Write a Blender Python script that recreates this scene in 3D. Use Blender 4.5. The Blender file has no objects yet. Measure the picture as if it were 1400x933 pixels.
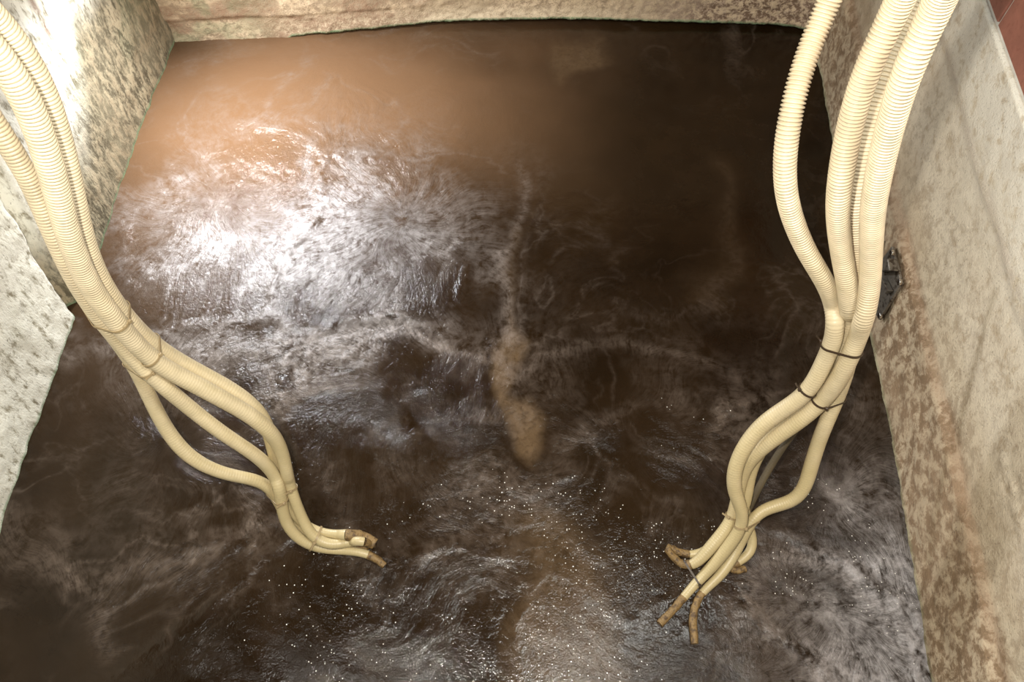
import bpy, bmesh, math, random
import numpy as np
from mathutils import Vector, Matrix
random.seed(4)
C = bpy.context.scene.collection
SC = bpy.context.scene

# ------------------------------------------------------------------ camera
F_PX, PITCH, CAM = 1089.0, math.radians(61.1), np.array([0.0, 0.0, 1.8])
cd = bpy.data.cameras.new('camera'); cam = bpy.data.objects.new('camera', cd); C.objects.link(cam)
cam.location = CAM; cam.rotation_euler = (math.pi/2 - PITCH, 0, 0)
cd.sensor_width = 36; cd.lens = 36*F_PX/1400; cd.clip_start = .05
SC.camera = cam

# ------------------------------------------------------------------ light
w = bpy.data.worlds.new('world'); SC.world = w; w.use_nodes = True
w.node_tree.nodes['Background'].inputs[0].default_value = (.75, .85, 1, 1)
w.node_tree.nodes['Background'].inputs[1].default_value = .06
def lamp(name, kind, loc, target, power, color, **kw):
    d = bpy.data.lights.new(name, kind); d.energy = power; d.color = color
    for k, v in kw.items(): setattr(d, k, v)
    o = bpy.data.objects.new(name, d); C.objects.link(o); o.location = loc
    o.rotation_euler = (Vector(target)-Vector(loc)).to_track_quat('-Z', 'Y').to_euler()
    return o
# the photographer's flash, just left of and above the lens
lamp('flash', 'SPOT', (-.085, .05, 1.88), (0, 1.05, 0), 104, (1, .94, .84), spot_size=math.radians(150), spot_blend=.6, shadow_soft_size=.018)
# unseen spot added above the far left corner, for the bright water there
lamp('added_corner_spot', 'SPOT', (-.92, 1.80, .66), (-.60, 1.45, 0), 112, (.93, .96, 1), spot_size=math.radians(145), spot_blend=1, shadow_soft_size=.085)
# unseen fill areas added to brighten the right and the left wall
lamp('right_wall_fill', 'AREA', (-.75, .1, 2.2), (.93, .75, .4), 13, (1, .98, .92), size=.35)
lamp('left_wall_fill', 'AREA', (.55, .3, 2.3), (-1.15, .8, .4), 25, (.98, 1, .95), size=.4)
vs = SC.view_settings; vs.view_transform = 'Standard'; vs.look = 'None'; vs.gamma = 1; vs.use_curve_mapping = False
vs.exposure = 0.0

# ------------------------------------------------------------------ helpers
DF = np.array([0, math.cos(PITCH), -math.sin(PITCH)]); DU = np.array([0, math.sin(PITCH), math.cos(PITCH)])
def ray(x, y): return DF + np.array([1., 0, 0])*(x-700)/F_PX + DU*(466.5-y)/F_PX
def W(x, y, z=0.0):
    d = ray(x, y); return CAM + d*(z-CAM[2])/d[2]
def tag(o, label, cat, group=None, kind=None):
    if label: o['label'] = label
    if cat: o['category'] = cat
    if group: o['group'] = group
    if kind: o['kind'] = kind
    return o
def mesh_obj(name, verts, faces, mat, parent=None, smooth=True, attrs=None):
    me = bpy.data.meshes.new(name)
    verts = np.asarray(verts, dtype=np.float32)
    if isinstance(faces, np.ndarray):
        me.vertices.add(len(verts)); me.vertices.foreach_set('co', verts.ravel())
        nf = len(faces); me.loops.add(nf*4); me.loops.foreach_set('vertex_index', faces.ravel().astype(np.int32))
        me.polygons.add(nf); me.polygons.foreach_set('loop_start', np.arange(0, nf*4, 4, dtype=np.int32))
        me.polygons.foreach_set('loop_total', np.full(nf, 4, dtype=np.int32))
        me.update(calc_edges=True)
    else:
        me.from_pydata(verts.tolist(), [], faces)
    me.polygons.foreach_set('use_smooth', np.full(len(me.polygons), smooth))
    for k, a in (attrs or {}).items():
        a = np.asarray(a, dtype=np.float32)
        if a.ndim == 1:
            at = me.attributes.new(k, 'FLOAT', 'POINT'); at.data.foreach_set('value', a)
        else:
            at = me.attributes.new(k, 'FLOAT_VECTOR', 'POINT'); at.data.foreach_set('vector', a.ravel())
    me.update()
    if mat: me.materials.append(mat)
    o = bpy.data.objects.new(name, me); C.objects.link(o)
    if parent: o.parent = parent
    return o
rng = np.random.RandomState(7)
LAT = rng.rand(256, 256)
def vnoise(x, y):
    xi = np.floor(x).astype(int); yi = np.floor(y).astype(int); fx = x-xi; fy = y-yi
    fx = fx*fx*(3-2*fx); fy = fy*fy*(3-2*fy)
    a = LAT[xi & 255, yi & 255]; b = LAT[(xi+1) & 255, yi & 255]; c = LAT[xi & 255, (yi+1) & 255]; d = LAT[(xi+1) & 255, (yi+1) & 255]
    return (a*(1-fx)+b*fx)*(1-fy)+(c*(1-fx)+d*fx)*fy
def fbm(x, y, oct=4, seed=0):
    s = 0; a = 1; t = 0
    for k in range(oct):
        s = s+a*vnoise(x*2**k+17.3*k+seed*7.7, y*2**k+5.1*k+seed*3.3); t += a; a *= .5
    return s/t
def sstep(a, b, x):
    t = np.clip((x-a)/(b-a), 0, 1); return t*t*(3-2*t)

class NT:
    def __init__(s, name):
        s.m = bpy.data.materials.new(name); s.m.use_nodes = True; s.t = s.m.node_tree; s.b = s.t.nodes['Principled BSDF']
    def n(s, typ, **kw):
        nd = s.t.nodes.new(typ)
        for k, v in kw.items():
            if k.startswith('i_'): nd.inputs[int(k[2:]) if k[2:].isdigit() else k[2:]].default_value = v
            else: setattr(nd, k, v)
        return nd
    def l(s, a, b): s.t.links.new(a, b)
    def val(s, x, sock):
        if hasattr(x, 'is_linked') or hasattr(x, 'links'): s.l(x, sock)
        else: sock.default_value = x
    def math(s, op, a, b=0.0, clamp=False):
        nd = s.n('ShaderNodeMath', operation=op, use_clamp=clamp); s.val(a, nd.inputs[0]); s.val(b, nd.inputs[1]); return nd.outputs[0]
    def mix(s, f, a, b):
        nd = s.n('ShaderNodeMix', data_type='RGBA'); s.val(f, nd.inputs[0])
        s.val(a if not isinstance(a, tuple) else (*a, 1), nd.inputs[6]); s.val(b if not isinstance(b, tuple) else (*b, 1), nd.inputs[7]); return nd.outputs[2]
    def noise(s, vec, scale, detail=4, rough=.55, dist=0, sc=None):
        if sc:
            mp = s.n('ShaderNodeMapping'); mp.inputs['Scale'].default_value = sc; s.l(vec, mp.inputs[0]); vec = mp.outputs[0]
        nd = s.n('ShaderNodeTexNoise'); s.l(vec, nd.inputs['Vector']); nd.inputs['Scale'].default_value = scale
        nd.inputs['Detail'].default_value = detail; nd.inputs['Roughness'].default_value = rough; nd.inputs['Distortion'].default_value = dist
        return nd.outputs['Fac']
    def rng(s, x, a, b, c=0.0, d=1.0):
        nd = s.n('ShaderNodeMapRange', interpolation_type='SMOOTHSTEP'); s.l(x, nd.inputs[0])
        for i, v in zip((1, 2, 3, 4), (a, b, c, d)): nd.inputs[i].default_value = v
        return nd.outputs[0]
    def attr(s, name, vec=False):
        nd = s.n('ShaderNodeAttribute', attribute_name=name); return nd.outputs['Vector' if vec else 'Fac']
    def bump(s, h, strength, dist, prev=None):
        nd = s.n('ShaderNodeBump'); s.val(h, nd.inputs['Height']); s.val(strength, nd.inputs['Strength']); nd.inputs['Distance'].default_value = dist
        if prev: s.l(prev, nd.inputs['Normal'])
        return nd.outputs[0]

# ------------------------------------------------------------------ materials
def concrete(name, light, mid, dark, pale, dark_amt=.5, streak=(1, 1, 1), fs=1.0, bandcol=None):
    t = NT(name); co = t.n('ShaderNodeNewGeometry').outputs['Position']
    big = t.noise(co, 3.5, 5, .6, .4, streak); med = t.noise(co, 22*fs, 6, .65, .3, streak); fine = t.noise(co, 150, 4, .7, 0, streak)
    pores = t.noise(co, 240, 2, .5, 0, streak)
    band = t.attr('band'); lm = t.attr('pale'); al = t.attr('algae'); st = t.attr('stain')
    c = t.mix(t.rng(big, .35, .65), mid, light)
    if bandcol: c = t.mix(t.math('MULTIPLY', band, t.rng(med, .62, .40, .35, 1.0), True), c, bandcol)
    d = t.math('ADD', t.math('MULTIPLY', med, .6), t.math('MULTIPLY', fine, .4))
    dk = t.math('MULTIPLY', t.rng(d, .56, .42), t.math('ADD', t.math('MULTIPLY', band, .62), t.math('MULTIPLY', t.math('SUBTRACT', 1.0, t.math('MULTIPLY', lm, .6)), dark_amt*.55)), True)
    dk = t.math('MULTIPLY', dk, t.rng(big, .32, .60, .35, 1.15), True)
    c = t.mix(dk, c, dark)
    c = t.mix(t.math('MULTIPLY', t.rng(med, .45, .62), t.math('MULTIPLY', band, .4)), c, (.50, .38, .24))
    lf = t.math('MULTIPLY', lm, t.rng(med, .30, .52), True)
    c = t.mix(lf, c, pale)
    c = t.mix(t.math('MULTIPLY', t.rng(pores, .36, .26), .55), c, (.07, .05, .035))
    c = t.mix(t.math('MULTIPLY', st, t.rng(d, .40, .55), True), c, (.20, .10, .055))
    c = t.mix(t.math('MULTIPLY', al, t.rng(fine, .25, .55), True), c, (.16, .25, .13))
    t.l(c, t.b.inputs['Base Color']); t.b.inputs['Roughness'].default_value = .8
    h = t.bump(d, .55, .006); h = t.bump(pores, .5, .002, h); t.l(h, t.b.inputs['Normal'])
    return t.m
M_right = concrete('weathered_concrete', (.64, .55, .40), (.52, .42, .29), (.20, .13, .07), (.78, .73, .62), .35, bandcol=(.31, .21, .125), fs=1.6)
M_left = concrete('pale_patched_concrete', (.36, .31, .20), (.22, .185, .115), (.11, .09, .053), (.90, .88, .76), .8, (1, 1, .42), fs=2.3)
M_back = concrete('speckled_concrete', (.68, .52, .34), (.50, .38, .24), (.16, .10, .06), (.80, .66, .46), .85, fs=2.2, bandcol=(.38, .28, .21))

def plain(name, col, rough=.5, metal=0, bump=None, spot=None, dirt=None):
    t = NT(name); co = t.n('ShaderNodeNewGeometry').outputs['Position']
    nz = t.noise(co, 30, 5); c = t.mix(t.rng(nz, .3, .7), tuple(x*.82 for x in col), col)
    if spot: c = t.mix(t.rng(t.noise(co, 90, 5, .65), spot[1], spot[2]), c, spot[0])
    if dirt: c = t.mix(t.attr('film'), c, dirt)
    t.l(c, t.b.inputs['Base Color']); t.b.inputs['Roughness'].default_value = rough; t.b.inputs['Metallic'].default_value = metal
    if bump: t.l(t.bump(t.noise(co, bump[0], 4, .6), bump[1], bump[2]), t.b.inputs['Normal'])
    return t.m
M_hose = plain('cream_plastic', (.67, .56, .375), .42, 0, (300, .1, .001), ((.55, .40, .20), .68, .85), dirt=(.44, .35, .17))
M_shade = plain('dark_shade_strip', (.10, .075, .04), .6)  # dark colour of the tube that stands for shade
M_soil = plain('soiled_plastic', (.24, .15, .055), .6, 0, (160, .8, .003), ((.08, .045, .018), .46, .62))
M_tie = plain('brown_nylon', (.05, .03, .015), .5)
M_tiel = plain('dull_nylon', (.34, .25, .13), .5)
M_tile = plain('terracotta_tile', (.36, .145, .10), .55, 0, (120, .3, .001), ((.27, .10, .07), .5, .7))
M_grout = plain('grey_grout', (.72, .70, .64), .85)
M_metal = plain('dark_tarnished_steel', (.27, .24, .20), .38, .6, (80, .3, .002), ((.07, .05, .035), .48, .62))
M_bolt = plain('bright_steel', (.72, .70, .66), .22, 1)

def water_mat():
    t = NT('muddy_water'); co = t.n('ShaderNodeNewGeometry').outputs['Position']; fl = t.attr('flow', True)
    foam = t.attr('foam'); silt = t.attr('silt'); turb = t.attr('turb'); bub_glint = t.attr('bubble_glint'); tan = t.attr('lit_tan')
    eg = t.attr('inner')
    s1 = t.noise(fl, 1, 6, .66, .08); s2 = t.noise(fl, 3.1, 5, .6, .1); iso = t.noise(co, 55, 5, .6, .5)
    st = t.math('ADD', t.math('MULTIPLY', s1, .55), t.math('MULTIPLY', s2, .45))
    sx = t.n('ShaderNodeMix', data_type='FLOAT'); t.l(eg, sx.inputs[0]); t.l(t.noise(co, 17, 7, .66, .6), sx.inputs[2]); t.l(st, sx.inputs[3]); st = sx.outputs[0]
    f = t.math('MULTIPLY', foam, t.rng(t.math('ADD', t.math('MULTIPLY', st, .7), t.math('MULTIPLY', iso, .3)), .37, .62), True)
    c = t.mix(t.rng(t.noise(co, 4, 4), .35, .65), (.0105, .0053, .0017), (.0165, .0085, .003))
    c = t.mix(tan, c, (.128, .070, .036))  # paler tan paints the lit water of the far left corner
    sf = t.math('MULTIPLY', silt, t.rng(iso, .25, .6, .5, 1), True)
    c = t.mix(sf, c, (.105, .066, .034))
    c = t.mix(f, c, t.mix(t.attr('glare_white'), (.150, .112, .085), (.36, .335, .33)))  # foam whitened where glare lies on the water, painted into its colour
    vo = t.n('ShaderNodeTexVoronoi'); vo.inputs['Scale'].default_value = 175; t.l(co, vo.inputs['Vector'])
    sep = t.n('ShaderNodeSeparateColor'); t.l(vo.outputs['Color'], sep.inputs[0])
    glint_fleck = t.math('MULTIPLY', t.rng(vo.outputs['Distance'], .30, .08), t.math('GREATER_THAN', t.math('MULTIPLY', sep.outputs[0], t.math('ADD', t.math('MULTIPLY', bub_glint, .5), .5)), .80), True)
    c = t.mix(glint_fleck, c, (.9, .86, .78))  # bubble flecks painted white for the flash glints on them
    t.l(c, t.b.inputs['Base Color'])
    r = t.math('ADD', t.math('MULTIPLY', f, .25), .07); t.l(r, t.b.inputs['Roughness'])
    t.b.inputs['IOR'].default_value = 1.34
    h = t.bump(st, t.math('MULTIPLY', turb, .8), .006)
    h = t.bump(t.noise(co, 110, 3, .6, .3), t.math('MULTIPLY', turb, .7), .003, h)
    h = t.bump(t.noise(co, 260, 2, .5), t.math('MULTIPLY', bub_glint, .3), .002, h)
    t.l(h, t.b.inputs['Normal'])
    return t.m
M_water = water_mat()

# ------------------------------------------------------------------ water
def blob(X, Y, px, py, rx, ry, rot=0, z=0):
    """soft bump centred on a place of the water, radii in metres"""
    c = W(px, py)
    dx, dy = X-c[0], Y-c[1]
    if rot: dx, dy = dx*math.cos(rot)+dy*math.sin(rot), -dx*math.sin(rot)+dy*math.cos(rot)
    return np.exp(-((dx/rx)**2+(dy/ry)**2))
def seamline(X, Y, pts, wd, amp=1.0):
    P = [W(*p)[:2] for p in pts]; best = np.full(X.shape, 9.)
    for a, b in zip(P[:-1], P[1:]):
        d = b-a; t = np.clip(((X-a[0])*d[0]+(Y-a[1])*d[1])/(d@d), 0, 1)
        best = np.minimum(best, np.hypot(X-a[0]-t*d[0], Y-a[1]-t*d[1]))
    return amp*np.exp(-(best/wd)**2)
def polymask(X, Y, pts, soft):
    P = [W(*p)[:2] for p in pts]; inside = np.zeros(X.shape, bool); best = np.full(X.shape, 9.)
    for a, b in zip(P, P[1:]+P[:1]):
        d = b-a; t = np.clip(((X-a[0])*d[0]+(Y-a[1])*d[1])/(d@d), 0, 1)
        best = np.minimum(best, np.hypot(X-a[0]-t*d[0], Y-a[1]-t*d[1]))
        cr = (a[1] > Y) != (b[1] > Y)
        inside ^= cr & (X < (b[0]-a[0])*(Y-a[1])/((b[1]-a[1]) or 1e-9)+a[0])
    return sstep(-soft, soft, np.where(inside, best, -best))
def build_water():
    nx, ny = 740, 800
    gx = np.linspace(-1.33, 1.18, nx); gy = np.linspace(-.25, 2.42, ny)
    X, Y = np.meshgrid(gx, gy); X = X.ravel(); Y = Y.ravel()
    wx = (fbm(X*3.2, Y*3.2, 3, 1)-.5)*.27+(fbm(X*14, Y*14, 3, 2)-.5)*.018
    wy = (fbm(X*3.2+9, Y*3.2, 3, 3)-.5)*.27+(fbm(X*14+5, Y*14, 3, 4)-.5)*.018
    U, V = X+wx, Y+wy
    cells = [(265, 310), (545, 320), (250, 600), (545, 590), (915, 320), (890, 610), (500, 110), (120, 860), (470, 880), (1100, 130),
             (1090, 850), (1170, 640), (980, 950), (-60, 980), (260, 1010), (1290, 1000)]
    cw = np.array([W(*c)[:2] for c in cells])
    D = np.stack([np.hypot(U-c[0], V-c[1]) for c in cw]); o = np.argsort(D, axis=0)
    i0 = o[0]; d0 = np.take_along_axis(D, o[:1], 0)[0]; d1 = np.take_along_axis(D, o[1:2], 0)[0]
    edge = (d1-d0)*.5
    dx, dy = U-cw[i0, 0], V-cw[i0, 1]; r = np.hypot(dx, dy)+1e-6
    K = 19.0; a0_ = np.arctan2(dy, dx)+r*1.0*(((i0*7) % 3)-1); dx, dy = r*np.cos(a0_), r*np.sin(a0_)
    flow = np.stack([dx/r*K+i0*13.1, dy/r*K+i0*3.7, r*17], 1)
    seam = np.exp(-(edge/.016)**2)*.35+np.exp(-(edge/.05)**2)*.2
    # how lively the water is, place by place
    live = (1.0*blob(X, Y, 330, 330, .42, .30)+.75*blob(X, Y, 540, 330, .28, .34)+.5*blob(X, Y, 380, 530, .4, .2)+.14*blob(X, Y, 250, 700, .5, .2)
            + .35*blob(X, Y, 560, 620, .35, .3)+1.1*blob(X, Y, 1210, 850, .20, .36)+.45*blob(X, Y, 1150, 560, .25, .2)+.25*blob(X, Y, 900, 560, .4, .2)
            + .08*blob(X, Y, 640, 850, .6, .2)+.3*blob(X, Y, 380, 170, .3, .25)+.3*blob(X, Y, 1050, 900, .3, .2)+.04)
    live = np.clip(live, 0, 1.1)
    ring = sstep(.03, .20, r)*.65+.35
    broad = fbm(X*6, Y*6, 4, 8)
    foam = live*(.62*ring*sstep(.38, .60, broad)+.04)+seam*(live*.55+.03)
    T = seamline
    foam += T(U, V, [(70, 485), (200, 470), (290, 488), (400, 472), (520, 468), (640, 455), (700, 435)], .030, .55)
    foam += T(U, V, [(240, 478), (330, 462), (420, 480), (530, 470), (660, 452)], .009, .5)
    foam += .30*polymask(U, V, [(240, 58), (335, 56), (290, 90), (235, 115)], .05)
    foam += T(U, V, [(382, 120), (395, 220), (385, 330), (385, 470)], .022, .40)
    foam += T(U, V, [(385, 340), (330, 400), (300, 480)], .012, .35)
    foam += T(U, V, [(700, 210), (706, 300), (690, 380), (695, 450)], .020, .42)
    foam += T(U, V, [(720, 482), (850, 478), (960, 490), (1060, 488), (1200, 505)], .022, .33)
    foam += T(U, V, [(300, 490), (310, 650), (300, 760)], .022, .28)
    foam += T(U, V, [(0, 690), (80, 735), (190, 768), (280, 745), (340, 690)], .024, .36)
    foam += T(U, V, [(20, 740), (120, 770), (160, 820), (178, 900)], .02, .30)
    foam += T(U, V, [(400, 560), (425, 650), (470, 730), (520, 790)], .030, .30)
    foam += T(U, V, [(975, 230), (988, 310), (962, 390), (890, 430)], .018, .14)
    foam += T(U, V, [(1125, 590), (1165, 640), (1220, 700)], .014, .40)
    foam += T(U, V, [(1000, 830), (1060, 785), (1130, 752), (1240, 742)], .022, .50)
    foam += T(U, V, [(1030, 740), (1060, 715), (1110, 712), (1130, 740)], .012, .30)
    foam += T(U, V, [(640, 650), (720, 640), (860, 560), (950, 520)], .022, .16)
    foam += T(U, V, [(540, 770), (700, 690), (740, 640)], .018, .16)
    foam += .95*blob(X, Y, 1235, 860, .15, .34)+.25*blob(X, Y, 1120, 880, .2, .2)+.55*blob(X, Y, 310, 320, .26, .18)+.2*blob(X, Y, 520, 300, .25, .22)  # extra foam paints the broad glare, bottom right and upper left
    low = 1-.8*blob(X, Y, 900, 200, .5, .45)
    for sc, sd, am in ((3.3, 101, .34), (5.5, 107, .26), (9, 113, .16)):    # thin drifting wisps
        n_ = fbm(U*sc+sd, V*sc*1.15, 4, sd); ridge = np.clip(1-np.abs(n_-.5)*26, 0, 1)**1.5
        foam += am*low*ridge*sstep(.42, .60, fbm(X*2.6+sd, Y*2.6, 3, sd+1))
    foam *= sstep(.28, .52, fbm(U*5+4, V*5, 4, 91))*.65+.35
    foam *= .55+.9*fbm(X*16, Y*16, 4, 12)
    dark = blob(X, Y, 900, 200, .42, .42); foam *= 1-.75*dark
    silt = .95*polymask(U*.75+X*.25, V*.75+Y*.25, [(678, 450), (700, 430), (728, 450), (730, 480), (712, 512), (752, 530), (767, 570), (748, 602), (722, 590), (702, 545), (684, 505)], .022)
    silt += .5*polymask(U, V, [(716, 690), (760, 672), (795, 712), (815, 790), (835, 860), (800, 960), (690, 960), (715, 830), (705, 760)], .05)
    silt += .60*polymask(U, V, [(722, 55), (800, 55), (812, 88), (765, 98), (738, 112), (722, 85)], .035)
    silt += .22*seamline(U, V, [(700, 430), (705, 330)], .02)+.15*seamline(U, V, [(975, 230), (988, 310), (960, 380)], .03)
    silt += .10*blob(X, Y, 760, 820, .3, .3)
    silt = np.clip(silt*(.6+.7*fbm(X*30, Y*30, 3, 20)), 0, 1)
    lit_tan = np.clip(1.0*blob(U, V, 260, 150, .50, .60)+.9*blob(U, V, 540, 110, .48, .42), 0, 1)*sstep(.2, .55, fbm(X*2+3, Y*2, 3, 30)+.25)  # mask of the lit patch painted into the water colour
    calm = 1-.72*polymask(U, V, [(240, 60), (700, 40), (690, 120), (520, 120), (420, 110), (300, 170), (220, 210), (180, 230)], .06)
    turb = np.clip((.16+live*.95+.5*foam)*calm, 0, 1.2)*(1-.6*dark)*(1-.45*blob(X, Y, 300, 320, .20, .15))
    bubble_glint = np.clip(1.0*blob(X, Y, 700, 850, .75, .30)+.55*blob(X, Y, 900, 620, .5, .4)+.4*blob(X, Y, 1100, 800, .4, .3)+.1, 0, 1)*sstep(.3, .6, fbm(X*7, Y*7, 3, 40))
    # relief: cells bulge, seams stand as little ridges, streaked chop between them
    th = np.arctan2(dy, dx)
    chop = (fbm(U*26, V*26, 4, 50)-.5)*.007+(fbm(dx/r*7+i0*9, dy/r*7+r*14, 3, 55)-.5)*.004*sstep(.02, .12, r)
    Z = turb*chop+turb*.003*np.exp(-(edge/.02)**2)+.004*np.exp(-(r/.12)**2)*live
    Z -= .35*Z*sstep(.3, 1, silt)
    idx = np.arange(nx*ny).reshape(ny, nx)
    faces = np.stack([idx[:-1, :-1], idx[:-1, 1:], idx[1:, 1:], idx[1:, :-1]], -1).reshape(-1, 4)
    o = mesh_obj('basin_water', np.stack([X, Y, Z], 1), faces, M_water, attrs=dict(foam=np.clip(foam, 0, 1), silt=silt, turb=turb, glare_white=np.clip(blob(X, Y, 330, 340, .42, .36)+.6*blob(X, Y, 520, 340, .3, .3)+blob(X, Y, 1220, 860, .2, .36), 0, 1), inner=.62*sstep(.002, .035, edge)*sstep(.01,.06,r), bubble_glint=bubble_glint, lit_tan=lit_tan, flow=flow))
    tag(o, 'churning brown muddy water with foam streaks filling the concrete basin', 'water', kind='stuff')
build_water()

# ------------------------------------------------------------------ walls
def wall(name, pts, z0f, z1, dispf, attrf, mat, side, step=.009, thick=.10):
    """pts: plan polyline; side=+1 if the room lies to the left of its direction"""
    P = np.array([p[:2] for p in pts]); seg = np.hypot(*np.diff(P, axis=0).T); S = np.concatenate([[0], np.cumsum(seg)])
    n = int(S[-1]/step); s = np.linspace(0, S[-1], n)
    px = np.interp(s, S, P[:, 0]); py = np.interp(s, S, P[:, 1])
    ker = np.ones(9)/9; pad = lambda a: np.convolve(np.pad(a, 4, mode='reflect', reflect_type='odd'), ker, 'valid')
    px, py = pad(px), pad(py)
    tx, ty = np.gradient(px), np.gradient(py); L = np.hypot(tx, ty); nxv, nyv = -ty/L*side, tx/L*side
    m = int(z1/step); t = np.linspace(0, 1, m)
    z0 = z0f(px, py)
    Zg = z0[:, None]+(z1-z0[:, None])*t[None, :]
    Pg, Qg = np.repeat(px[:, None], m, 1), np.repeat(py[:, None], m, 1)
    d = dispf(Pg, Qg, Zg)
    front = np.stack([Pg+nxv[:, None]*d, Qg+nyv[:, None]*d, Zg], -1)
    back = np.stack([px-nxv*thick, py-nyv*thick], -1)
    V = [front.reshape(-1, 3)]; idx = np.arange(n*m).reshape(n, m)
    Fs = [np.stack([idx[:-1, :-1], idx[1:, :-1], idx[1:, 1:], idx[:-1, 1:]], -1).reshape(-1, 4)]
    b0 = np.concatenate([back, z0[:, None]], 1); b1 = np.concatenate([back, np.full((n, 1), z1)], 1)
    V += [b0, b1]; i0 = np.arange(n)+n*m; i1 = i0+n
    Fs.append(np.stack([i0[:-1], i0[1:], idx[1:, 0], idx[:-1, 0]], -1))
    Fs.append(np.stack([idx[:-1, -1], idx[1:, -1], i1[1:], i1[:-1]], -1))
    Fs.append(np.stack([i1[:-1], i1[1:], i0[1:], i0[:-1]], -1))
    V = np.concatenate(V); Fs = np.concatenate(Fs)
    at = {k: np.concatenate([np.broadcast_to(v, Pg.shape).reshape(-1), np.zeros(2*n)]) for k, v in attrf(Pg, Qg, Zg).items()}
    o = mesh_obj(name, V, Fs, mat, attrs=at); o['kind'] = 'structure'
    return o
R_PTS = [W(1122, 100)+np.array([-.0, .75, 0]), W(1122, 100), W(1136, 180), W(1165, 320), W(1190, 459), W(1203, 523), W(1213, 569), W(1229, 657), W(1240, 731), W(1255, 815), W(1272, 932)]
R_PTS[0][0] = R_PTS[1][0]+.012
R_PTS.append(R_PTS[-1]+(R_PTS[-1]-R_PTS[-4])*2.2)
def r_disp(X, Y, Z):
    jag = (fbm(Y*9, Z*0+1, 4, 60)-.5)*.03
    ledge = .013*(1-sstep(.236, .250, Z+jag))                     # rough plinth stands proud of the smoother render above it
    d = ledge-.013+(fbm(Y*22, Z*22, 4, 61)-.5)*.010*(1-sstep(.2, .3, Z)*.55)
    d += (fbm(Y*90, Z*90, 3, 64)-.5)*.004*(1-sstep(.2, .3, Z)*.7)
    rz = .552+(fbm(Y*6, Z*0, 3, 62)-.5)*.03
    d += .006*np.exp(-((Z-rz)/.006)**2)*sstep(1.35, 1.05, Y)+.004*sstep(rz+.0, rz+.02, Z)
    d += .005*np.exp(-((Z-.40-(fbm(Y*8, Z*0, 3, 65)-.5)*.02)/.005)**2)*sstep(.62, .45, Y)
    c = np.hypot(Y-.47, Z-.40); d -= .006*np.exp(-((c-.018)/.007)**2)
    return d
def r_attr(X, Y, Z):
    jag = (fbm(Y*5, Z*3, 4, 63)-.5)*.06
    b = 1-sstep(.23, .28, Z+jag); b2 = .25*(1-sstep(.4, .6, Z+jag*2))
    return dict(band=np.clip(b+b2, 0, 1), pale=.75*sstep(.45, .7, Z+jag*2)+.25*sstep(.3, .4, Z), algae=.5*(1-sstep(.004, .012, Z)), stain=.38*np.exp(-((Z-.247+jag*.5)/.016)**2)+.30*np.exp(-((Z-.56+jag*.5)/.012)**2))
wall_right = wall('wall_right', R_PTS, lambda x, y: 0*x-.12, .715, r_disp, r_attr, M_right, -1)
L_PTS = [W(240, 57), W(200, 155), W(175, 225), W(160, 267), W(142, 327), W(104, 420), W(93, 450), W(52, 559), W(0, 709)]
L_PTS = [L_PTS[0]+(L_PTS[0]-L_PTS[2])*.6]+L_PTS+[L_PTS[-1]+np.array([-.02, -.9, 0])]
def l_disp(X, Y, Z):
    yj = 1.085+.10*sstep(0, .6, Z)+(fbm(Z*10, Z*0, 3, 72)-.5)*.02
    d = (fbm(Y*18, Z*9, 4, 70)-.5)*.012+(fbm(Y*70, Z*35, 3, 71)-.5)*.004
    d -= .03*np.exp(-((Y-yj-.012)/.016)**2)*sstep(.62, .4, Z)
    d += .008*(1-sstep(yj-.01, yj+.01, Y))
    return d
def l_attr(X, Y, Z):
    yj = 1.085+.10*sstep(0, .6, Z)
    n = fbm(Y*4, Z*3, 4, 73)
    near = 1-sstep(yj-.02, yj+.01, Y)
    up = sstep(.20, .42, Z+.35*(n-.5)+.20*(1.55-Y))
    st = (np.exp(-((Y-1.60-.1*(Z-.5))/.012)**2)*sstep(.40, .46, Z)*(1-sstep(.56, .62, Z)))+np.exp(-(((Y-1.72)/.018)**2+((Z-.56)/.03)**2))
    moss = .5*sstep(.48, .6, fbm(Y*7, Z*4, 4, 75))*sstep(.1, .25, Z)
    return dict(band=.85*(1-near)*(1-up), pale=np.clip(near*.95+up, 0, 1), algae=.8*(1-sstep(.004, .010, Z))+.25*moss*(1-up), stain=np.clip(st, 0, 1)*.9)  # paler on the near part and higher up
wall_left = wall('wall_left', L_PTS, lambda x, y: 0*x-.12, 1.05, l_disp, l_attr, M_left, 1)
B_DEF = [(240, 57, 0), (300, 54.5, 0), (350, 52, 0), (400, 49, .003), (450, 45, .008), (521, 38, .013), (600, 29.5, .017), (700, 26, .019), (800, 26, .020),
         (850, 28, .020), (950, 30.5, .017), (1000, 32, .016), (1060, 34, .014), (1085, 36, .012), (1100, 42, .010)]
B_PTS = [W(*b) for b in B_DEF]; B_X = [p[0] for p in B_PTS]; B_Z = [b[2]-(.08 if b[2] == 0 else 0) for b in B_DEF]
B_PTS = [B_PTS[0]+np.array([-.12, 0, 0])]+B_PTS+[B_PTS[-1]+np.array([.12, -.03, 0])]
def b_disp(X, Y, Z):
    d = (fbm(X*20, Z*20, 4, 80)-.5)*.010+(fbm(X*95, Z*95, 3, 81)-.5)*.005
    d += .006*sstep(.075, .09, Z+(fbm(X*5, Z*0, 3, 82)-.5)*.02)*sstep(.0, -.6, X)
    d -= .02*np.exp(-(((X+.30)/.022)**2+((Z-.115)/.016)**2))
    return d
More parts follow.
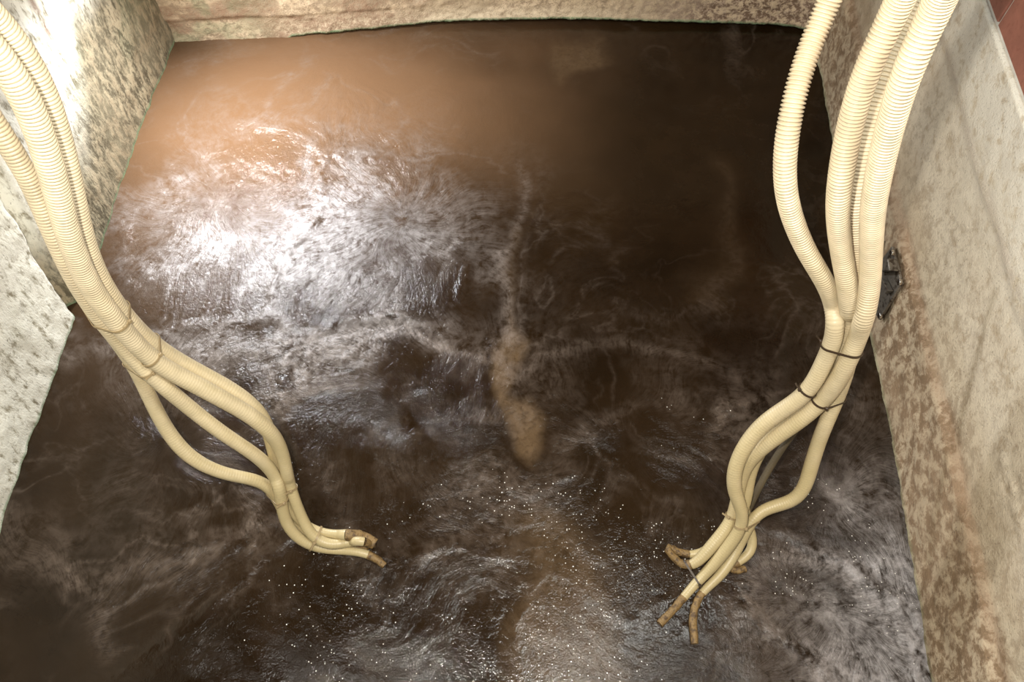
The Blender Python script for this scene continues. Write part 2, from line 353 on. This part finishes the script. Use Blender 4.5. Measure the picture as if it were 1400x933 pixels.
def b_attr(X, Y, Z):
    zb = np.interp(X, B_X, B_Z)
    return dict(band=.10+.9*sstep(.15, .75, X), pale=.7*sstep(.6, .0, X)*sstep(-.9, -.6, X)*(1-sstep(.03, .09, Z)), algae=np.clip(1.3*(1-sstep(.002, .010, Z-zb))+.35*sstep(-.65, -.95, X)*sstep(.45, .6, fbm(X*12, Z*20, 3, 84)), 0, 1),
                stain=.9*np.exp(-(((X+.30)/.04)**2+((Z-.115)/.025)**2))+.7*sstep(.46, .6, fbm(X*7, Z*14, 4, 85))*sstep(.0, -.4, X))
wall_back = wall('wall_back', B_PTS, lambda x, y: np.interp(x, B_X, B_Z)+(fbm(x*40, x*0, 3, 86)-.5)*.004, .95, b_disp, b_attr, M_back, -1, step=.006)

# terracotta tiles above the rendered part of the right wall
base = W(1229, 657); top_ = W(1136, 180)
tv = (top_-base)[:2]; tv /= np.hypot(*tv); nv = np.array([-tv[1], tv[0]])       # nv points into the basin (to the left)
def wall_frame(y):
    k = (y-base[1])/tv[1]; return np.array([base[0]+tv[0]*k, y])
a, b = wall_frame(-.45), wall_frame(2.45)
def box_from(name, o, u, v, n, su, sv, sn, mat, parent, bev=.0):
    bm = bmesh.new(); bmesh.ops.create_cube(bm, size=1)
    for x in bm.verts: x.co = Vector((x.co.x*su, x.co.y*sv, x.co.z*sn))
    if bev: bmesh.ops.bevel(bm, geom=bm.edges[:], offset=bev, segments=1, affect='EDGES')
    me = bpy.data.meshes.new(name); bm.to_mesh(me); bm.free(); me.materials.append(mat)
    ob = bpy.data.objects.new(name, me); C.objects.link(ob)
    Mx = Matrix((( *u, 0), (*v, 0), (*n, 0), (0, 0, 0, 1))).transposed(); Mx.translation = Vector(o)
    ob.matrix_world = Mx
    if parent: ob.parent = parent
    return ob
u3, z3, n3 = (tv[0], tv[1], 0), (0, 0, 1), (nv[0], nv[1], 0)
SB = -.018
gl = (wall_frame(.95)+nv*(SB-.052))
box_from('tile_backing', (gl[0], gl[1], 1.03), u3, z3, n3, 2.9, .63, .10, M_grout, wall_right)
TL, TH, G = .305, .088, .008
tmesh = None
for row in range(6):
    for k in range(-6, 4):
        yc = 1.31+(k+.5)*TL+(TL/2 if row % 2 else 0)
        if yc < -.4 or yc > 2.3: continue
        p = wall_frame(yc)+nv*(SB-.0012); zc = .722+TH/2+row*TH
        if tmesh is None:
            tile = box_from('tile', (p[0], p[1], zc), u3, z3, n3, TL-G, TH-G, .009, M_tile, wall_right, .0015); tmesh = tile
        else:
            t2 = tmesh.copy(); C.objects.link(t2); mw = tmesh.matrix_world.copy(); mw.translation = Vector((p[0], p[1], zc+random.uniform(-.0006, .0006)))
            t2.parent = wall_right; t2.matrix_world = mw

# steel bracket bolted to the right wall near the water
def on_wall(px, py, off=0.0):
    d = ray(px, py); n = np.array([nv[0], nv[1], 0]); p0 = np.array([base[0], base[1], 0])+n*off
    return CAM+d*((p0-CAM)@n)/(d@n)
def prism(name, pts, n, th, mat, parent, bev=.001):
    bm = bmesh.new(); f = [bm.verts.new(Vector(p)) for p in pts]; b_ = [bm.verts.new(Vector(p)+Vector(n)*th) for p in pts]
    bm.faces.new(f); bm.faces.new(b_[::-1])
    for i in range(len(pts)): bm.faces.new((f[i], b_[i], b_[(i+1) % len(pts)], f[(i+1) % len(pts)]))
    bmesh.ops.recalc_face_normals(bm, faces=bm.faces)
    if bev: bmesh.ops.bevel(bm, geom=bm.edges[:], offset=bev, segments=1, affect='EDGES')
    me = bpy.data.meshes.new(name); bm.to_mesh(me); bm.free(); me.materials.append(mat)
    ob = bpy.data.objects.new(name, me); C.objects.link(ob)
    if parent: ob.parent = parent
    return ob
br = bpy.data.objects.new('wall_bracket', None); C.objects.link(br)
bo = on_wall(1212, 395)
def local(ob): ob.location = ob.location-Vector(bo)
br.location = Vector(bo)
tag(br, 'dark steel bracket with bright bolts fixed to the right wall behind the hoses', 'bracket')
local(prism('plate', [on_wall(*q, .008) for q in [(1223, 337), (1236, 388), (1205, 438), (1196, 420), (1194, 372), (1208, 356)]], n3, .007, M_metal, br))
local(prism('clamp_block', [on_wall(*q, .016) for q in [(1211, 357), (1226, 354), (1229, 371), (1208, 372)]], n3, .022, M_metal, br, .002))
local(prism('rib', [on_wall(*q, .016) for q in [(1208, 384), (1213, 381), (1222, 398), (1217, 402)]], n3, .014, M_metal, br, .001))
for q in [(1221.5, 346), (1232, 386), (1205, 432)]:
    c = on_wall(*q, .017); uu = np.array(u3); zz = np.array(z3)
    hx = [c+.0085*(math.cos(k*math.pi/3)*uu+math.sin(k*math.pi/3)*zz) for k in range(6)]
    local(prism('bolt', hx, n3, .007, M_bolt, br, .0015))

# ------------------------------------------------------------------ hoses
RIGHT = {
 'A': [(1165, -90, 35, 1.02), (1135, 0, 33, 1.08), (1112, 50, 32, 1.10), (1092, 109, 32, 1.11), (1078, 170, 32, 1.13), (1072, 225, 31, 1.17), (1074, 262, 30, 1.2), (1083, 298, 29, 1.25), (1103, 345, 27, 1.31), (1132, 393, 26, 1.37), (1142, 430, 25, 1.42), (1142, 462, 25, 1.45), (1125, 498, 24, 1.49), (1107, 534, 23, 1.53), (1077, 557, 23, 1.57), (1049, 574, 23, 1.6), (1026, 598, 22, 1.62), (1009, 626, 21, 1.64), (1001, 655, 20, 1.66), (1006, 682, 19, 1.68), (1018, 700, 17, 1.69), (1018, 715, 15, 1.70), (1006, 735, 17, 1.72), (988, 758, 17, 1.735), (965, 785, 15, 1.75), (951, 797, 13, 1.76), (942, 808, 12, 1.77), (925, 830, 11, 1.775), (902, 854, 11, 1.77)],
 'D': [(1325, -90, 52, .74), (1285, 0, 44, .86), (1258, 56, 42, .89), (1236, 109, 40, .93), (1215, 180, 37, 1.01), (1200, 245, 35, 1.09), (1193, 291, 33, 1.16), (1191, 343, 30, 1.25), (1189, 394, 28, 1.33), (1183, 430, 27, 1.38), (1171, 466, 26, 1.43), (1158, 497, 25, 1.47), (1140, 529, 25, 1.52), (1122, 550, 24, 1.56), (1097, 573, 23, 1.59), (1067, 593, 22, 1.63), (1040, 613, 22, 1.66), (1021, 632, 20, 1.69), (1012, 657, 18, 1.72), (1007, 688, 17, 1.73), (1004, 704, 16, 1.735), (999, 717, 17, 1.74), (984, 735, 18, 1.745), (964, 757, 17, 1.75), (948, 779, 14, 1.755), (933, 780, 11, 1.76), (921, 766, 11, 1.77), (912, 751, 10, 1.77)],
 'B': [(1272, -90, 46, .84), (1231, 0, 40, .95), (1203, 56, 38, .98), (1180, 109, 36, 1.02), (1160, 180, 35, 1.08), (1149, 245, 34, 1.13), (1145, 291, 31, 1.19), (1150, 343, 29, 1.28), (1159, 394, 28, 1.35), (1161, 433, 26, 1.42), (1157, 464, 24, 1.475), (1142, 497, 23, 1.53), (1122, 531, 23, 1.575), (1090, 565, 22, 1.61), (1058, 590, 21, 1.65), (1034, 622, 20, 1.69), (1023, 650, 19, 1.72), (1020, 685, 17, 1.74), (1013, 708, 15, 1.755), (990, 733, 14, 1.77), (966, 755, 12, 1.775), (946, 764, 11, 1.78), (928, 757, 10, 1.78), (912, 748, 10, 1.78)],
 'C': [(1300, -90, 34, 1.1), (1256, 0, 33, 1.13), (1229, 54, 32, 1.15), (1206, 109, 31, 1.16), (1184, 180, 29, 1.19), (1173, 253, 28, 1.23), (1169, 291, 27, 1.27), (1172, 343, 26, 1.34), (1175, 394, 25, 1.41), (1170, 433, 25, 1.46), (1165, 470, 24, 1.49), (1156, 510, 22, 1.53), (1145, 543, 21, 1.57), (1131, 574, 21, 1.6), (1119, 605, 20, 1.64), (1107, 644, 20, 1.68), (1100, 671, 19, 1.70), (1088, 687, 18, 1.715), (1066, 691, 18, 1.73), (1043, 694, 17, 1.74), (1029, 706, 15, 1.745), (1022, 722, 15, 1.745), (1006, 755, 15, 1.76), (991, 780, 15, 1.77), (980, 796, 13, 1.77), (962, 804, 11, 1.77), (953, 816, 11, 1.77), (946, 836, 11, 1.77), (947, 860, 11, 1.77), (950, 881, 10, 1.77)],
 'F': [(1205, 330, 11, 1.58), (1190, 400, 11, 1.62), (1172, 470, 11, 1.66), (1140, 525, 11, 1.69), (1108, 562, 11, 1.71), (1078, 600, 10, 1.73), (1052, 640, 10, 1.76), (1030, 682, 10, 1.78), (1016, 712, 10, 1.79), (1000, 735, 9, 1.8), (985, 752, 9, 1.8)],  # added dark tube, stands for a strip of shade behind the bundle
 'E': [(1315, -90, 26, 1.3), (1268, 0, 25, 1.33), (1222, 109, 24, 1.36), (1198, 190, 23, 1.38), (1184, 253, 23, 1.4), (1180, 343, 22, 1.43), (1178, 400, 22, 1.48), (1162, 470, 22, 1.52), (1148, 500, 20, 1.56), (1118, 543, 20, 1.62), (1085, 575, 19, 1.65), (1052, 600, 18, 1.69), (1028, 635, 17, 1.73), (1016, 680, 15, 1.77), (1019, 712, 14, 1.78), (1029, 730, 13, 1.78), (1034, 746, 13, 1.78), (1030, 760, 13, 1.78), (1018, 767, 12, 1.78), (1002, 770, 12, 1.78), (991, 774, 11, 1.78), (990, 785, 11, 1.78), (1003, 785, 11, 1.78), (1019, 778, 10, 1.78)],
}
LEFT = {
 'a': [(-75, -45, 42, .86), (-25, 5, 40, .92), (18, 52, 38, .97), (54, 110, 36, 1.02), (79, 180, 34, 1.08), (96, 250, 33, 1.14), (109, 310, 31, 1.2), (126, 362, 29, 1.27), (149, 405, 28, 1.33), (177, 440, 26, 1.39), (205, 468, 25, 1.45), (238, 491, 24, 1.5), (275, 511, 23, 1.54), (310, 530, 23, 1.57), (344, 553, 22, 1.6), (364, 577, 20, 1.63), (371, 606, 17, 1.67), (376, 630, 16, 1.7), (383, 652, 16, 1.72), (391, 678, 15, 1.74), (400, 704, 14, 1.76), (415, 720, 13, 1.77), (437, 728, 12, 1.78), (460, 734, 12, 1.78), (478, 730, 16, 1.78), (494, 730, 20, 1.78), (513, 744, 15, 1.78)],
 'b': [(-85, -15, 44, .82), (-35, 38, 43, .86), (5, 84, 42, .90), (38, 140, 40, .95), (62, 205, 38, 1.01), (78, 262, 36, 1.07), (93, 320, 33, 1.14), (113, 372, 31, 1.22), (138, 414, 29, 1.3), (166, 448, 27, 1.36), (194, 480, 26, 1.42), (228, 506, 25, 1.46), (265, 524, 25, 1.5), (302, 545, 24, 1.53), (338, 565, 23, 1.57), (365, 585, 22, 1.6), (381, 606, 20, 1.64), (389, 630, 18, 1.67), (393, 653, 17, 1.7), (399, 675, 16, 1.72), (408, 697, 15, 1.74), (417, 718, 15, 1.76), (427, 737, 15, 1.77), (443, 747, 15, 1.78), (462, 747, 14, 1.78), (480, 741, 13, 1.78), (496, 734, 13, 1.77), (508, 745, 11, 1.78)],
 'c': [(-80, 60, 32, .96), (-40, 118, 32, 1.0), (-8, 168, 31, 1.04), (22, 214, 30, 1.08), (43, 250, 28, 1.12), (60, 292, 27, 1.16), (81, 340, 26, 1.21), (104, 387, 25, 1.27), (134, 431, 25, 1.34), (166, 470, 24, 1.4), (192, 500, 23, 1.44), (222, 527, 22, 1.48), (262, 560, 21, 1.54), (300, 590, 20, 1.58), (331, 610, 19, 1.61), (357, 628, 19, 1.65), (374, 645, 18, 1.68), (382, 664, 17, 1.7), (384, 682, 17, 1.72), (387, 706, 16, 1.74), (395, 725, 16, 1.76), (410, 740, 15, 1.77), (430, 750, 14, 1.78), (455, 753, 12, 1.78), (481, 753, 12, 1.78), (504, 756, 12, 1.78), (520, 763, 11, 1.78), (526, 774, 10, 1.78)],
 'd': [(-75, 75, 27, 1.1), (-35, 130, 27, 1.13), (0, 182, 26, 1.16), (30, 230, 25, 1.2), (52, 275, 25, 1.24), (78, 335, 24, 1.29), (106, 388, 23, 1.35), (138, 436, 22, 1.41), (166, 474, 21, 1.46), (185, 502, 20, 1.5), (197, 527, 20, 1.53), (210, 555, 20, 1.56), (226, 585, 20, 1.6), (252, 620, 20, 1.63), (290, 643, 18, 1.66), (328, 653, 17, 1.69), (356, 656, 17, 1.71), (373, 668, 16, 1.73), (381, 688, 15, 1.75), (394, 712, 14, 1.77), (412, 732, 13, 1.78), (436, 741, 12, 1.79), (462, 741, 11, 1.79), (486, 748, 11, 1.79), (503, 748, 10, 1.79)],
}
def catmull(P, step):
    P = np.array(P, float); P = np.vstack([2*P[0]-P[1], P, 2*P[-1]-P[-2]]); out = []
    for i in range(1, len(P)-2):
        p0, p1, p2, p3 = P[i-1:i+3]; n = 24
        for t in np.linspace(0, 1, n, endpoint=False):
            out.append(.5*((2*p1)+(p2-p0)*t+(2*p0-5*p1+4*p2-p3)*t*t+(3*p1-p0-3*p2+p3)*t**3))
    out.append(P[-2]); out = np.array(out)
    s = np.concatenate([[0], np.cumsum(np.linalg.norm(np.diff(out[:, :3], axis=0), axis=1))])
    k = max(int(s[-1]/step), 3); q = np.linspace(0, s[-1], k)
    return np.stack([np.interp(q, s, out[:, j]) for j in range(out.shape[1])], 1)
def smooth_rows(a, w):
    k = np.ones(w)/w; return np.stack([np.convolve(np.pad(a[:, j], w//2, mode='reflect', reflect_type='odd'), k, 'valid') for j in range(a.shape[1])], 1)
def centreline(pts):
    Q = []
    for x, y, wpx, d in pts:
        p = CAM+ray(x, y)*d; Q.append((*p, wpx*d/(2*F_PX)))
    Q = catmull(Q, .008)
    r = smooth_rows(Q[:, 3:4], 9)[:, 0]; Q[:, 3] = r
    return Q
def clampz(Q):
    for q in Q:
        zmin = q[3]*.75
        if q[2] < zmin:
            d = q[:3]-CAM; q[:3] = CAM+d*(zmin-CAM[2])/d[2]
def relax(grp):
    for it in range(60):
        for i in range(len(grp)):
            for j in range(i+1, len(grp)):
                A, B = grp[i], grp[j]
                D = np.linalg.norm(A[:, None, :3]-B[None, :, :3], axis=2)-(A[:, None, 3]+B[None, :, 3])*1.0
                m = D.argmin(1); pen = D[np.arange(len(A)), m]
                for k in np.nonzero(pen < 0)[0]:
                    q = m[k]; ra = A[k, :3]-CAM; rb = B[q, :3]-CAM
                    la, lb = np.linalg.norm(ra), np.linalg.norm(rb)
                    sgn = 1 if la > lb else -1; amt = -pen[k]*.30
                    A[k, :3] += sgn*amt*ra/la; B[q, :3] -= sgn*amt*rb/lb
        for G in grp:
            if it % 4 == 3: G[:, :3] = .5*G[:, :3]+.5*smooth_rows(G[:, :3], 5)
            clampz(G)
def frames(P):
    T = np.gradient(P, axis=0); T /= np.linalg.norm(T, axis=1)[:, None]
    n = np.cross(T[0], [0.3, .1, 1]); n /= np.linalg.norm(n); N = [n]
    for t in T[1:]:
        n = N[-1]-t*(N[-1]@t); n /= np.linalg.norm(n); N.append(n)
    N = np.array(N); return T, N, np.cross(T, N)
PITCH_H = .0058
def tube_part(name, Q, s0, mat, parent, seg=18, corr=.075, rough=0.0, cap=True):
    s = np.concatenate([[0], np.cumsum(np.linalg.norm(np.diff(Q[:, :3], axis=0), axis=1))])
    ds = PITCH_H/8; n = int(s[-1]/ds); q = np.linspace(0, s[-1], n)
    P = np.stack([np.interp(q, s, Q[:, j]) for j in range(4)], 1); P[:, :3] = smooth_rows(P[:, :3], 17)
    T, N, B = frames(P[:, :3])
    ph = 2*np.pi*(q+s0)/PITCH_H
    corr = corr*sstep(.50, .95, P[:, 2])+.008
    rr = P[:, 3]*(1-1.9*corr*(.5-.5*np.cos(ph))**2.2+corr*.3)
    th = np.linspace(0, 2*np.pi, seg, endpoint=False)
    R = rr[:, None]*np.ones(seg)[None, :]
    if rough: R = R*(1+rough*(fbm(q[:, None]*90+0*th, np.cos(th)[None, :]*2+q[:, None]*30, 3, 5)-.5)*2)
    V = P[:, None, :3]+N[:, None, :]*(R*np.cos(th))[..., None]+B[:, None, :]*(R*np.sin(th))[..., None]
    idx = np.arange(n*seg).reshape(n, seg); nx_ = np.roll(idx, -1, axis=1)
    Fs = np.stack([idx[:-1], idx[1:], nx_[1:], nx_[:-1]], -1).reshape(-1, 4)
    V = V.reshape(-1, 3); film = np.clip(.9-1.15*np.repeat(P[:, 2], seg)+.5*(fbm(np.repeat(q, seg)*25, np.tile(np.cos(th), n), 3, 9)-.5), 0, .85)
    if cap:   # open mouth: an inner wall a little way into the end
        e = P[-1, :3]; inner = e+(V[idx[-1]]-e)*.68; deep = inner-T[-1]*P[-1, 3]*2.0
        film = np.concatenate([film, np.ones(2*seg)]); k = len(V); V = np.vstack([V, inner, deep]); a = np.arange(seg); a2 = np.roll(a, -1)
        Fs = np.vstack([Fs, np.stack([idx[-1], k+a, k+a2, nx_[-1]], -1), np.stack([k+a, k+seg+a, k+seg+a2, k+a2], -1)])
    org = Q[0, :3] if parent is None else np.array(parent.location)
    o = mesh_obj(name, V-org, Fs, mat, parent=parent, attrs=dict(film=film))
    if parent is None: o.location = Vector(org)
    return o
HOSES = {}
LBL = {
 'A': 'right bundle cream ribbed hose bowing out farthest left above the dark water',
 'B': 'right bundle cream ribbed hose in the middle, between bowed left hose and nearest right hose',
 'C': 'partly hidden cream hose of right bundle that kinks out alone to the right near water',
 'D': 'thickest nearest cream ribbed hose at right edge of right bundle, beside concrete wall',
 'E': 'hidden rearmost hose of right bundle, showing as small loop beside the brown dirty tips',
 'F': 'thin dark tube added for the shade behind the right bundle, slanting across the gap beside the lone kink',
 'a': 'left bundle cream hose with outermost upper curve, farthest from the left wall',
 'b': 'broad nearest cream hose at the front of left bundle, over the outermost hose',
 'c': 'cream hose on the wall side of left bundle, running straight down its middle below ties',
 'd': 'cream hose of left bundle that sags out alone in a low loop toward left wall',
}
SOIL = {'A': .085, 'B': .055, 'C': .115, 'D': .07, 'E': .06, 'F': .03, 'a': .075, 'b': .045, 'c': .05, 'd': .03}
for grp, gname in ((RIGHT, 'cream hoses bundled on the right'), (LEFT, 'cream hoses bundled on the left')):
    keys = list(grp); lines = [centreline(grp[k]) for k in keys]
    for Q in lines: clampz(Q)
    relax(lines)
    for k, Q in zip(keys, lines):
        HOSES[k] = Q
        s = np.concatenate([[0], np.cumsum(np.linalg.norm(np.diff(Q[:, :3], axis=0), axis=1))])
        cut = int(np.searchsorted(s, s[-1]-SOIL[k]))
        ho = tube_part('corrugated_hose', Q[:cut+1], 0, M_shade if k == 'F' else M_hose, None, cap=False, corr=.11 if grp is RIGHT else .05)  # F is the added dark tube that stands for shade
        tag(ho, LBL[k], 'hose', None if k == 'F' else gname)
        e = tube_part('soiled_end', Q[cut:].copy(), s[cut], M_soil, ho, corr=.02, rough=.16)
        e['label'] = 'brown mud coated hose end'

# ------------------------------------------------------------------ cable ties
def tie(keys, px, py, mat, label, head=None, wid=.0042, slack=1.03):
    pts = []; tans = []
    near = []
    for k in keys:
        Q = HOSES[k]; rel = Q[:, :3]-CAM; dz = rel@DF; u = 700+rel[:, 0]/dz*F_PX; v = 466.5-(rel@DU)/dz*F_PX
        i = int(np.argmin(np.hypot(u-px, v-py))); i = min(max(i, 2), len(Q)-3); near.append(i)
        t = Q[i+2, :3]-Q[i-2, :3]; tans.append(t/np.linalg.norm(t)); pts.append(Q[i, :3])
    T = np.mean(tans, 0); T /= np.linalg.norm(T); c = np.mean(pts, 0)
    e1 = np.cross(T, CAM-c); e1 /= np.linalg.norm(e1); e2 = np.cross(T, e1)
    if e2@(CAM-c) < 0: e2 = -e2
    cl = []
    for k, i in zip(keys, near):
        Q = HOSES[k]; lo, hi = max(i-14, 0), min(i+14, len(Q)); g = (Q[lo:hi, :3]-c)@T; j = lo+int(np.argmin(np.abs(g)))
        p = Q[j, :3]-c; r = Q[j, 3]*slack+.0006
        for a_ in np.linspace(0, 2*np.pi, 40, endpoint=False): cl.append((p@e1+r*math.cos(a_), p@e2+r*math.sin(a_)))
    cl = sorted(set(cl))
    def half(ps):
        h = []
        for p in ps:
            while len(h) > 1 and (h[-1][0]-h[-2][0])*(p[1]-h[-2][1])-(h[-1][1]-h[-2][1])*(p[0]-h[-2][0]) <= 0: h.pop()
            h.append(p)
        return h[:-1]
    H = half(cl)+half(cl[::-1]); H = np.array(H); n = len(H); hc = H.mean(0)
    V = []
    for dw, dr in ((-wid/2, 0), (wid/2, 0), (wid/2, .0016), (-wid/2, .0016)):
        for h in H:
            q = h+(h-hc)/np.linalg.norm(h-hc)*dr; V.append(c+e1*q[0]+e2*q[1]+T*dw)
    V = np.array(V); Fs = []
    for r in range(4):
        for i in range(n):
            j = (i+1) % n; a0 = r*n; b0 = ((r+1) % 4)*n; Fs.append((a0+i, a0+j, b0+j, b0+i))
    root = bpy.data.objects.new('cable_tie', None); C.objects.link(root); root.location = Vector(c)
    tag(root, label, 'cable tie', 'nylon ties around the hose bundles')
    mesh_obj('band', V-c, Fs, mat, root, smooth=False)
    if head is None: head = (px, py)
    hp = np.array(head, float); best = None
    for h in H:
        w3 = c+e1*h[0]+e2*h[1]; rel = w3-CAM; dz = rel@DF; uu = 700+rel[0]/dz*F_PX; vv = 466.5-(rel@DU)/dz*F_PX
        dd = math.hypot(uu-hp[0], vv-hp[1])-(h[1]*200)
        if best is None or dd < best[0]: best = (dd, h)
    h = best[1]; nrm = (h-hc)/np.linalg.norm(h-hc); n3_ = e1*nrm[0]+e2*nrm[1]; side = np.cross(T, n3_)
    hd = box_from('head', tuple(e1*h[0]+e2*h[1]+n3_*.002), tuple(T), tuple(side), tuple(n3_), .0070, .0062, .0050, mat, None, .001)
    hd.parent = root
    q = e1*h[0]+e2*h[1]+n3_*.002+side*.010
    tl = box_from('tail', tuple(q), tuple(T), tuple(side), tuple(n3_), .0035, .014, .0014, mat, None, 0)
    tl.parent = root
tie('ABCDE', 1160, 462, M_tie, 'dark brown cable tie gathering the whole right hose bundle, topmost on the right', (1141, 447))
tie('A', 1106, 535, M_tie, 'brown cable tie round the left strand midway down right bundle', (1098, 529))
tie('DC', 1129, 545, M_tie, 'brown cable tie round the right strand, just above where the lone kinked hose parts', (1131, 551))
tie('DB', 1006, 704, M_tiel, 'dull tie round left strands where the right bundle pinches above its tips', (1001, 700))
tie('ACE', 1021, 711, M_tiel, 'dull tie where the kinked hose rejoins the right bundle near the water', (1029, 707))
tie('AD', 950, 797, M_tie, 'dark muddy tie among the brown tips at the bottom of right bundle', (950, 806))
tie('abcd', 146, 430, M_tiel, 'tan cable tie gathering the whole left hose bundle, topmost on the left', (158, 428))
tie('ab', 205, 482, M_tiel, 'tan tie round the upper pair of hoses in the left bundle, second from top', (211, 477))
tie('cd', 186, 503, M_tiel, 'tan tie round the lower pair of left hoses, just above the sagging loop', (200, 499))
tie('ab', 395, 664, M_tiel, 'tan tie round the right pair where the four left hoses meet again', (396, 666))
tie('cd', 382, 677, M_tiel, 'tan tie round the left pair where the sagging loop rejoins the bundle', (383, 678))
tie('abcd', 428, 742, M_tiel, 'muddy tan tie just before the brown tips of the left bundle', (424, 747))
